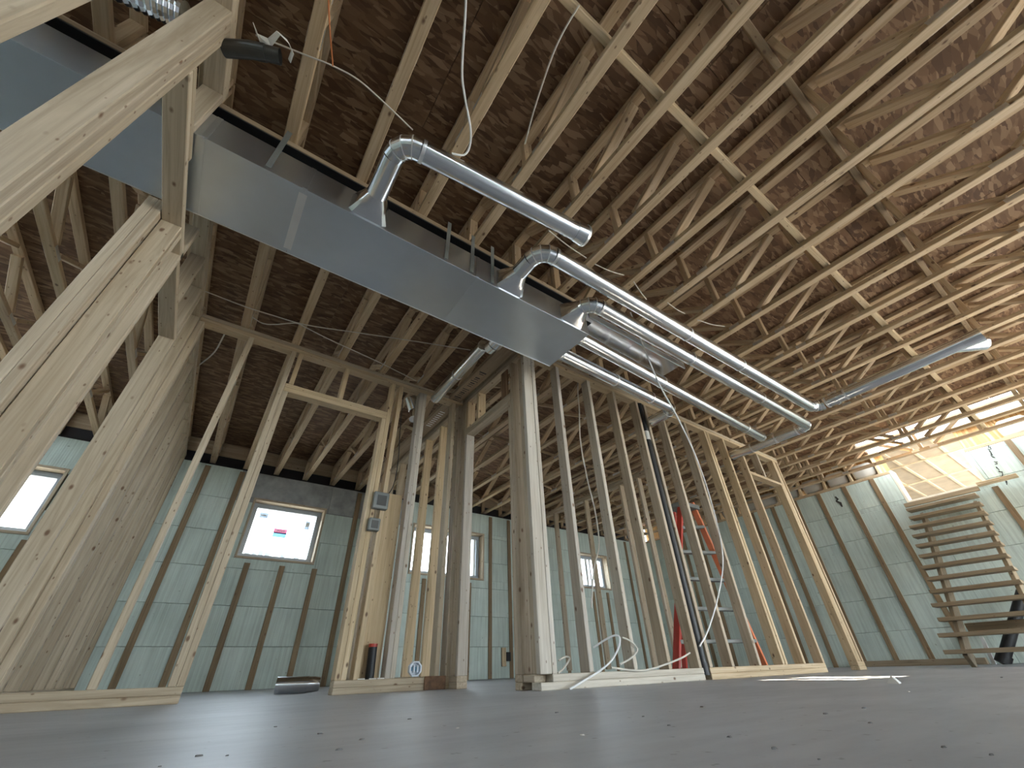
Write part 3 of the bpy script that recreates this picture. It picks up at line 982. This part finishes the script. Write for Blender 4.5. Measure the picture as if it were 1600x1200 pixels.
b1 = branch('short round metal pipe nearest the camera with an open end', 0.135, 1.035, 1.19, [], 0.94)
tube('end_collar', b1, [(1.19, 0.94, ZP), (1.255, 0.933, ZP)], [PR + 0.003, PR + 0.010], 'galvanised_pipe', 28)
tube('end_bead', b1, [(1.2555, 0.933, ZP), (1.272, 0.931, ZP)], [PR + 0.013, PR + 0.008], 'bright_tape', 28)
b2 = branch('long round metal pipe rising from the second duct takeoff', 1.095, 1.15, 4.575, [0.40, 0.62], 1.10)
elbow(b2, (4.675, 1.10, ZP), Xp, -Yp)
for a_, b_ in (((857, 360), (916, 403)), ((930, 413), (975, 430)), ((990, 440), (1010, 468)), ((1043, 473), (1070, 490)), ((1090, 500), (1132, 510))):
    q0, q1 = px(*a_, 2, 2.50), px(*b_, 2, 2.53)
    tube('hanger_wire', b2, spline([q0, q0.lerp(q1, 0.5) + Vector((0, 0, -0.015)), q1], 5), 0.004, 'cable_white', 6)
b3 = branch('round metal pipe rising from the third takeoff near the duct end', 1.655, 1.305, 4.93, [0.34, 0.70])
elbow(b3, (5.03, 1.305, ZP), Xp, Yp)
r = empty('branch_pipe', (DX1, 1.65, ZP), 'round metal pipe leaving the duct end beside the shiny pan', 'duct pipe')
tube('collar', r, [(DX1 + 0.0045, 1.63, ZP), (DX1 + 0.05, 1.63, ZP)], PR + 0.006, 'galvanised_pipe', 28)
pipe_run(r, (DX1 + 0.05, 1.63, ZP), (4.80, 1.74, ZP), [0.36, 0.88])
tube('end_cap', r, [(4.80, 1.74, ZP), (4.84, 1.742, ZP)], PR + 0.003, 'galvanised_pipe', 28)
r = empty('branch_pipe', (DX1, 1.87, ZP), 'lowest round metal pipe running along the top of the long partition', 'duct pipe')
tube('collar', r, [(DX1 + 0.0045, 1.865, ZP), (DX1 + 0.05, 1.865, ZP)], PR + 0.006, 'galvanised_pipe', 28)
pipe_run(r, (DX1 + 0.05, 1.865, ZP), (3.34, 1.91, ZP), [0.45, 0.80])
elbow(r, (3.44, 1.913, ZP), Xp, Yp)
tube('pipe_section', r, [(3.44, 2.013, ZP), (3.44, 2.20, ZP)], PR, 'galvanised_pipe', 28)
# cross pipes
r = empty('cross_pipe', (5.03, 1.8, ZP), 'round metal cross pipe ending at the partition top', 'duct pipe')
pipe_run(r, (5.03, 1.42, ZP), (5.03, 2.22, ZP), [0.3, 0.66])
r = empty('cross_pipe', (4.675, 0.5, ZP), 'blue-grey metal pipe ending in a forked branch at right', 'duct pipe')
pipe_run(r, (4.675, 0.98, ZP), (4.62, -0.10, ZP), [0.16])
tube('damper_collar', r, [(4.675, 0.90, ZP), (4.673, 0.87, ZP)], PR + 0.008, 'galvanised_pipe', 28)
tube('fork_branch', r, [(4.625, -0.04, ZP), (4.78, -0.20, ZP)], [PR, PR + 0.006], 'galvanised_pipe', 28)
tube('fork_branch', r, [(4.62, -0.10, ZP), (4.615, -0.22, ZP)], [PR, PR + 0.006], 'galvanised_pipe', 28)
# shiny return pan under the trusses
r = empty('return_pan', (2.55, 1.7, 2.5), 'flat shiny sheet-metal return pan above the pipes past the duct end', 'sheet metal')
for i in range(4):
    x0 = 1.94 + i * 0.32
    plate('pan_sheet', r, x0 + 0.001, x0 + 0.319, 1.55, 1.86, 2.500 + 0.002 * (i % 2), 2.512 + 0.002 * (i % 2), 'foil', 0.002)
plate('pan_side', r, 1.94, 3.22, 1.55, 1.562, 2.4405, 2.4995, 'galvanised', 0.001)
plate('pan_side', r, 1.94, 3.22, 1.848, 1.86, 2.4405, 2.4995, 'galvanised', 0.001)

# pipes behind the duct
r = empty('rear_pipe', (1.38, 2.1, 2.4), 'round metal pipe behind the duct heading towards the rear wall', 'duct pipe')
tube('collar', r, [(1.36, DY1 + 0.007, ZP + 0.02), (1.36, 2.08, ZP + 0.02)], 0.062, 'galvanised_pipe', 28)
tube('elbow', r, [(1.36, 2.08, 2.26), (1.365, 2.15, 2.275), (1.37, 2.21, 2.33), (1.375, 2.26, 2.38)], 0.058, 'galvanised_pipe', 28, sharp=12)
pipe_run(r, (1.375, 2.26, 2.385), (1.415, 3.30, 2.42), [0.5], 0.05)
pp = [px(642, 622, 2, 2.5), px(648, 640, 2, 2.38), px(648, 655, 2, 2.25)]
r = empty('rear_pipe', tuple(pp[0]), 'short dark shiny pipe drop seen through the doorway partition', 'duct pipe')
tube('pipe_section', r, [pp[0], pp[1]], 0.07, 'galvanised_pipe', 24)
tube('pipe_section', r, [pp[1], pp[2]], 0.058, 'foil', 24)
# boards carrying print, above the hall doorway
r = board('printed_beam', None, 1.590, 1.735, 1.99, 5.9, ZC - 0.040, ZC - 0.0015, 'nailer_wood')
tag(r, 'flat wooden beam with dark printed lettering above the narrow doorway', 'beam')
for k in range(18):
    y = 2.74 + k * 0.034
    h = 0.05 if k % 5 else 0.075
    if k in (2, 9): continue
    plate('print_mark', r, 1.655 - h / 2, 1.655 + h / 2, y, y + (0.010 if k % 3 else 0.018), ZC - 0.0412, ZC - 0.0402, 'print_dark', 0.0002)
for k in range(9):
    y = 3.62 + k * 0.045
    plate('print_mark', r, 1.63, 1.69, y, y + 0.016, ZC - 0.0412, ZC - 0.0402, 'print_white', 0.0002)

# foil flex pipe and open elbow at the upper left
def flex(name, pts, rad, label):
    P = spline(pts, 14)
    rr = [rad * (1.0 + 0.05 * (1 if i % 2 else -1)) for i in range(len(P))]
    o = tube(name, None, P, rr, 'foil', 18, sharp=10)
    return tag(o, label, 'duct pipe')
flex('flex_pipe', [(-1.6, 1.24, 2.43), (-1.2, 1.235, 2.42), (-0.95, 1.20, 2.415), (-0.80, 1.175, 2.41)], 0.06, 'crinkled foil flex pipe at the upper left corner')
r = empty('open_elbow', (-0.56, 1.14, 2.40), 'dark open pipe elbow with torn wrap right of the left partition', 'duct pipe')
tube('pipe_section', r, [(-0.652, 1.20, 2.40), (-0.56, 1.145, 2.405), (-0.50, 1.12, 2.41)], 0.036, 'dark_pipe', 24, sharp=12)
tube('pipe_section', r, [(-0.50, 1.12, 2.41), (-0.445, 1.10, 2.415)], 0.033, 'dark_pipe', 24, caps=(True, False))
w = [(395, 35), (400, 52), (418, 60), (432, 48), (448, 62), (455, 78), (450, 92)]
V, F = [], []
for i, (u, v) in enumerate(w):
    p = px(u, v, 2, 2.47); q = px(u + (4 if i > 3 else 6), v + (14 if i < 3 else 7), 2, 2.455 + 0.01 * (i % 2))
    V += [p, q, q + Vector((0, 0, 0.004)), p + Vector((0, 0, 0.004))]
    if i:
        k = 4 * i
        for j in range(4):
            F.append((k - 4 + j, k - 4 + (j + 1) % 4, k + (j + 1) % 4, k + j))
F.append((3, 2, 1, 0)); F.append((4 * len(w) - 4, 4 * len(w) - 3, 4 * len(w) - 2, 4 * len(w) - 1))
mesh_obj('torn_wrap', r, V, F, 'paper_white', V[0])

# ------------------------------------------------------------------ cables
cable('cable', [px(400, 55, 2, 2.56), px(475, 85, 2, 2.53), px(520, 103, 2, 2.52), px(560, 125, 2, 2.52), px(600, 160, 2, 2.53), px(645, 203, 2, 2.54)], 0.004, 'cable_white', 'pale cable running from the open elbow to the first pipe elbow')
tag(tube('string_line', None, spline([px(512, -30, 2, 2.54), px(515, 40, 2, 2.52), px(520, 103, 2, 2.50)]), 0.0035, 'string_orange', 8), 'orange cord hanging across the top left truss', 'cord')
cable('cable', [px(728, -20, 2, 2.54), px(727, 20, 2, 2.52), px(722, 110, 2, 2.47), px(726, 150, 2, 2.44), px(735, 200, 2, 2.42), px(734, 228, 2, 2.40), px(725, 242, 2, 2.36), px(706, 240, 2, 2.33)], 0.0055, 'cable_clean', 'white cable looping down onto the nearest pipe')
cable('cable', [px(905, 8, 2, 2.58), px(880, 50, 2, 2.555), px(860, 95, 2, 2.54), px(835, 170, 2, 2.54), px(820, 225, 2, 2.545)], 0.0045, 'cable_white', 'thin pale cable beside the second truss right of first elbow')
cable('cable', [px(320, 455, 2, 2.54), px(380, 478, 2, 2.535), px(430, 494, 2, 2.53), px(480, 508, 2, 2.53), px(560, 520, 2, 2.53), px(640, 532, 2, 2.53), px(735, 547, 2, 2.54)], 0.0045, 'cable_white', 'upper pale cable stapled below trusses behind the duct')
cable('cable', [px(392, 494, 2, 2.56), px(410, 505, 2, 2.53), px(430, 507, 2, 2.52), px(462, 505, 2, 2.53), px(480, 513, 2, 2.535), px(520, 533, 2, 2.53), px(590, 565, 2, 2.53), px(650, 595, 2, 2.56)], 0.0045, 'cable_white', 'lower pale cable sagging above the middle doorway partition')
cable('cable', [px(352, 520, 1, 3.5), px(335, 550, 1, 3.8), px(312, 570, 1, 4.3)], 0.006, 'cable_white', 'short pale cable drooping behind the left end of the doorway partition')
# long hanging cable in front of the long partition
hp = [((985, 488), 1.43), ((1005, 540), 1.47), ((1030, 600), 1.50), ((1060, 655), 1.56), ((1090, 720), 1.75), ((1113, 790), 2.0), ((1127, 850), 2.18), ((1129, 890), 2.2), ((1120, 940), 2.2), ((1106, 985), 2.21), ((1093, 1010), 2.22)]
cable('cable', [px(p[0], p[1], 1, y) for p, y in hp], 0.006, 'cable_clean', 'long white cable hanging diagonally in front of the long partition')
cable('cable', [px(903, 594, 1, 2.36), px(903, 615, 1, 2.36), px(905, 640, 1, 2.36), px(907, 690, 1, 2.36), px(918, 750, 1, 2.36), px(930, 800, 1, 2.36), px(936, 850, 1, 2.36), px(928, 890, 1, 2.36), px(924, 950, 1, 2.36)], 0.006, 'cable_white', 'pale cable hanging beside the third stud of the long partition')
cable('cable_tail', [px(890, 1077, 1, 2.19), px(915, 1062, 1, 2.20), px(940, 1046, 1, 2.215), px(957, 1030, 1, 2.22), px(967, 1010, 1, 2.225), px(968, 996, 1, 2.23), px(960, 993, 1, 2.25), px(945, 1000, 1, 2.30), px(927, 1012, 1, 2.36)], 0.006, 'cable_clean', 'looped white cable end trailing over the bottom plate onto floor')
cable('cable_tail', [px(972, 996, 1, 2.222), px(985, 1002, 1, 2.22), px(996, 1015, 1, 2.22), px(986, 1028, 1, 2.225), px(969, 1038, 1, 2.25)], 0.006, 'cable_white', 'pale cable loop curling over the fourth stud near the floor')
cable('cable_tail', [px(955, 1043, 1, 2.228), px(985, 1047, 1, 2.222), px(1010, 1047, 1, 2.222), px(1040, 1038, 1, 2.226), px(1065, 1028, 1, 2.228), px(1078, 1020, 1, 2.228)], 0.006, 'cable_white', 'low pale cable lying along the long partition bottom plate')
cable('cable_tail', [px(873, 1032, 1, 2.36), px(884, 1026, 1, 2.36), px(890, 1030, 1, 2.36), px(880, 1045, 1, 2.34), px(872, 1052, 1, 2.33)], 0.006, 'cable_white', 'small pale cable loop behind the corner post near floor')
cable('cable', [px(633, 595, 1, 3.5), px(626, 660, 1, 3.5), px(622, 720, 1, 3.5), px(614, 760, 1, 3.5), px(596, 785, 1, 3.5)], 0.004, 'cable_black', 'thin black cable dropping to a junction box in the doorway partition')

# ------------------------------------------------------------------ black vent pipe in the long partition
r = empty('vent_pipe', (3.379, 2.275, 0), 'black plastic vent pipe standing in the long partition', 'pipe')
tube('pipe', r, [(3.379, 2.268, 0.03), (3.379, 2.268, 2.466)], 0.037, 'black_plastic', 20)
tube('coupling', r, [(3.379, 2.268, 2.02), (3.379, 2.268, 2.12)], 0.0395, 'plate_metal', 20)
tube('coupling', r, [(3.379, 2.268, 0.03), (3.379, 2.268, 0.11)], 0.0395, 'black_plastic', 20)
# small black drain stub with red cap, by the doorway
r = empty('drain_stub', (1.168, 3.375, 0.077), 'black drain pipe stub with red cap on doorway bottom plate', 'pipe')
tube('pipe', r, [(1.168, 3.375, 0.077), (1.163, 3.378, 0.262)], 0.030, 'black_plastic', 20)
tube('cap', r, [(1.163, 3.378, 0.2625), (1.163, 3.378, 0.282)], 0.031, 'red_paint', 20)
for i, x in enumerate((1.075, 1.155, 1.215)):
    o = plate('paper_scrap', None, x, x + 0.05, 3.335 + 0.005 * i, 3.36, 0.0765, 0.082, 'paper_white', 0.001)
    tag(o, ('white scrap left of', 'white scrap directly below', 'white scrap right of')[i] + ' the red-capped drain stub', 'scrap', 'white scraps by the drain stub')
# electrical boxes
r = empty('outlet_box', (1.505, 3.33, 0.10), 'octagonal white plastic outlet box low in the doorway partition', 'electrical box')
cx, cz, yb = 1.492, 0.128, 3.348
V, F = [], []
for k, (rad, y) in enumerate(((0.046, yb + 0.045), (0.050, yb), (0.040, yb - 0.001), (0.036, yb + 0.035))):
    for j in range(8):
        a = PI / 8 + j * PI / 4
        V.append((cx + rad * math.cos(a), y, cz + rad * math.sin(a)))
for k in range(3):
    for j in range(8):
        F.append((k * 8 + j, k * 8 + (j + 1) % 8, k * 8 + 8 + (j + 1) % 8, k * 8 + 8 + j))
F.append(tuple(range(8))); F.append(tuple(24 + j for j in range(8))[::-1])
mesh_obj('box_shell', r, V, F, 'box_plastic', (cx, yb, cz))
plate('bracket', r, cx - 0.028, cx + 0.028, yb + 0.006, yb + 0.03, cz - 0.012, cz + 0.012, 'label_blue')
for dx in (-0.014, 0.014):
    plate('screw_post', r, cx + dx - 0.006, cx + dx + 0.006, yb - 0.004, yb + 0.02, cz - 0.022, cz + 0.022, 'box_plastic')
for i, (u, v, s, lab) in enumerate(((596, 783, 0.07, 'upper grey metal junction box in the doorway partition'), (585, 820, 0.05, 'lower grey metal junction box in the doorway partition'))):
    p = px(u, v, 1, 3.315)
    r = empty('junction_box', tuple(p), lab, 'electrical box', 'junction boxes in the doorway partition')
    plate('box_shell', r, p.x - s, p.x + s * 0.8, p.y - 0.02, p.y + 0.024, p.z - s, p.z + s, 'ladder_grey', 0.006)
    plate('cover', r, p.x - s * 0.6, p.x + s * 0.5, p.y - 0.024, p.y - 0.0202, p.z - s * 0.6, p.z + s * 0.6, 'dark_pipe', 0.002)
p = px(795, 1027, 1, YB - 0.03)
r = empty('outlet_box', (p.x, YB - 0.02, p.z), 'black outlet box on a wood block between rear furring strips', 'electrical box')
board('backing_block', r, p.x - 0.13, p.x - 0.05, YB - 0.035, YB - 0.004, p.z - 0.12, p.z + 0.13, 'new_wood')
plate('box_shell', r, p.x - 0.048, p.x + 0.03, YB - 0.05, YB - 0.004, p.z - 0.05, p.z + 0.07, 'black_plastic', 0.006)
r = plate('rusty_anchor', None, 1.56, 1.73, AY0 - 0.012, AY0 - 0.002, 0.0, 0.082, 'rust_brown', 0.004)
tag(r, 'dark brown rusty hold-down strap on the doorway plate end', 'bracket')

# galvanised pipe piece lying on the floor
r = empty('loose_pipe', (0.85, 4.1, 0), 'short galvanised pipe section lying on floor inside doorway', 'duct pipe')
a0, a1 = Vector((0.725, 4.14, 0.055)), Vector((1.02, 4.06, 0.055))
tube('pipe', r, [a0, a0.lerp(a1, 0.72)], 0.054, 'galvanised_pipe', 28)
tube('crimped_end', r, [a0.lerp(a1, 0.7202), a0.lerp(a1, 0.86), a1], [0.052, 0.050, 0.044], 'foil', 28)

# ------------------------------------------------------------------ red step ladder behind the long partition
r = empty('step_ladder', (3.9, 2.75, 0), 'red fibreglass step ladder with grey rungs behind long partition', 'ladder')
yl = 2.60
top_l, top_r = px(1063, 792, 1, yl), px(1080, 786, 1, yl)
bl, br = px(1052, 1040, 1, yl - 0.08), px(1196, 1038, 1, yl - 0.08)
bl.z = 0.0; br.z = 0.0
ml = px(1036, 905, 1, yl - 0.04); mr_ = px(1126, 905, 1, yl - 0.04)
strut('rail', r, bl, top_l, 0.03, 0.065, 'red_paint', up=(0, 1, 0))
strut('rail', r, br, top_r, 0.03, 0.065, 'orange_paint', up=(0, 1, 0))
ra = px(1135, 1046, 1, 3.1); ra.z = 0
rl_ = strut('rear_rail', r, ra, top_r + Vector((-0.03, 0.1, -0.03)), 0.03, 0.05, 'red_paint', up=(0, 1, 0))
rb = ra + Vector((-0.75, 0, 0))
strut('rear_rail', r, rb, top_l + Vector((0.0, 0.1, -0.03)), 0.03, 0.05, 'red_paint', up=(0, 1, 0))
for k in range(1, 6):
    t = k / 6.0
    a = bl.lerp(top_l, t); b = br.lerp(top_r, t)
    strut('rung', r, a, b, 0.07, 0.03, 'ladder_grey', up=(0, 0, 1))
plate('ladder_top', r, top_l.x - 0.04, top_r.x + 0.05, yl - 0.06, yl + 0.16, top_l.z, top_l.z + 0.05, 'ladder_grey', 0.006)
for k in range(6):
    t = 0.45 + 0.028 * k
    c = ra.lerp(top_r + Vector((-0.03, 0.1, -0.03)), t)
    plate('rail_lettering', rl_, c.x - 0.010, c.x + 0.010, c.y - 0.031, c.y - 0.029, c.z - 0.016, c.z + 0.014, 'print_white', 0.0002)

# ------------------------------------------------------------------ site stairs at the right
r = empty('site_stairs', (7.3, 1.13, 0), 'rough wooden open-riser stairs against the right foam wall', 'stairs')
SY0, SY1 = 0.74, 1.52
n = 13
for k in range(n):
    z = 0.150 + k * 0.1465
    x = 6.40 + k * 0.1575
    board('tread', r, x, x + 0.185, SY0, SY1 + random.uniform(-0.03, 0.02), z - 0.038, z, 'stair_wood')
for y in (SY0 + 0.06, SY1 - 0.13):
    a = Vector((6.56, y, 0.04)); b = Vector((8.42, y, 1.765))
    strut('stringer', r, a, b, 0.038, 0.16, 'stair_wood', up=(-0.66, 0, 0.75))
board('stair_header', r, 8.44, 8.476, SY0 - 0.05, SY1 + 0.02, 1.955, 2.015, 'stair_wood')
board('brace', r, 7.1, 7.138, SY0 + 0.1, SY1 - 0.14, 0.30, 0.39, 'stair_wood')
# landing boards sticking out at right of the notch
o = board('landing_plank', None, 8.35, 8.46, 0.28, 0.68, 2.0, 2.038, 'new_wood')
tag(o, 'pale plank ends sticking out right of the stair head', 'plank')
# black drain pipe behind the stairs
r = empty('drain_pipe', (8.25, 0.95, 0), 'thick black drain pipe leaning behind the bottom stair treads', 'pipe')
pa_, pb_ = px(1567, 1034, 0, 8.1), px(1598, 925, 0, 8.3)
tube('pipe', r, [pa_, pb_], 0.055, 'black_plastic', 20)
d = (pb_ - pa_).normalized()
tube('hub', r, [pa_ - d * 0.02, pa_ + d * 0.08], 0.068, 'black_plastic', 20)
pw0, pw1 = px(1555, 1040, 0, 8.2), px(1533, 995, 0, 8.3)
o = strut('white_batten', None, pw0, pw1, 0.04, 0.02, 'vinyl_white')
tag(o, 'white plastic batten leaning behind the bottom stair treads', 'batten')
# base plank along the right wall
o = board('base_plank', None, XR - 0.11, XR - 0.022, 1.62, 3.1, 0.0, 0.07, 'stair_wood')
tag(o, 'low wooden base plank along the right foam wall', 'plank')
# marks on the right wall
sq = [px(1305, 776, 0, XR - 0.003), px(1309, 780, 0, XR - 0.003), px(1307, 783, 0, XR - 0.003), px(1313, 786, 0, XR - 0.003), px(1316, 792, 0, XR - 0.003)]
ribbon('spray_mark', wr, sq, [0.02, 0.035, 0.03, 0.04, 0.02], (-1, 0, 0), 'print_dark')
rng = random.Random(3)
for k in range(16):
    t = k / 15
    p = px(1544 + 28 * t, 697 + 58 * t, 0, XR - 0.003)
    q = [p + Vector((0, rng.uniform(-0.02, 0.02), rng.uniform(-0.03, 0.03))) for _ in range(3)]
    ribbon('writing_mark', wr, q, 0.009, (-1, 0, 0), 'print_dark', 0.001)

# ------------------------------------------------------------------ bits lying on the floor
chips = []
deb = [(530, 1172), (640, 1124), (565, 1156), (500, 1147), (430, 1136), (310, 1182), (355, 1181), (870, 1114), (910, 1149), (1045, 1134), (1140, 1152), (1290, 1116), (1360, 1130), (1350, 1107), (1420, 1081),
       (1550, 1180), (1280, 1187), (1475, 1168), (1210, 1170), (250, 1198), (1565, 1059), (715, 1138), (1098, 1105), (1005, 1120)]
for i, (u, v) in enumerate(deb):
    p = px(u, v, 2, 0.0)
    s = rng.uniform(0.003, 0.0075) * (0.5 + p.length * 0.5)
    V = []
    n = 6
    for zz, sc in ((0.0, 1.0), (0.3, 0.75)):
        for j in range(n):
            a = 2 * PI * j / n
            V.append((p.x + s * sc * rng.uniform(0.6, 1.3) * math.cos(a), p.y + 0.6 * s * sc * rng.uniform(0.6, 1.3) * math.sin(a), zz * s))
    F = [tuple(range(n))[::-1], tuple(range(n, 2 * n))] + [(j, (j + 1) % n, n + (j + 1) % n, n + j) for j in range(n)]
    o = mesh_obj('floor_chip', None, V, F, 'debris_pale' if i in (8, 14, 21) else 'debris', (p.x, p.y, 0))
    chips.append((u, v, o))
chips.sort(key=lambda c: c[0])
big = ordn + ['twenty-third', 'twenty-fourth']
for i, (u, v, o) in enumerate(chips):
    where = 'near the doorway plates' if v < 1110 and u < 1000 else ('close to the camera' if v > 1140 else 'midway across the floor')
    tag(o, 'small debris chip on the concrete %s, %s from the left' % (where, big[i]), 'debris', 'debris chips on the floor')
p = px(1397, 1068, 2, 0)
o = mesh_obj('crumpled_scrap', None, [(p.x - .03, p.y - .03, 0), (p.x + .035, p.y - .02, 0), (p.x + .02, p.y + .03, 0), (p.x - .03, p.y + .02, 0), (p.x, p.y, .03), (p.x + .015, p.y - .01, .022)],
             [(0, 1, 5), (1, 2, 5), (2, 4, 5), (2, 3, 4), (3, 0, 4), (0, 5, 4), (3, 2, 1, 0)], 'debris_pale', (p.x, p.y, 0))
tag(o, 'pale crumpled scrap on floor right of the sunlit patch', 'debris')
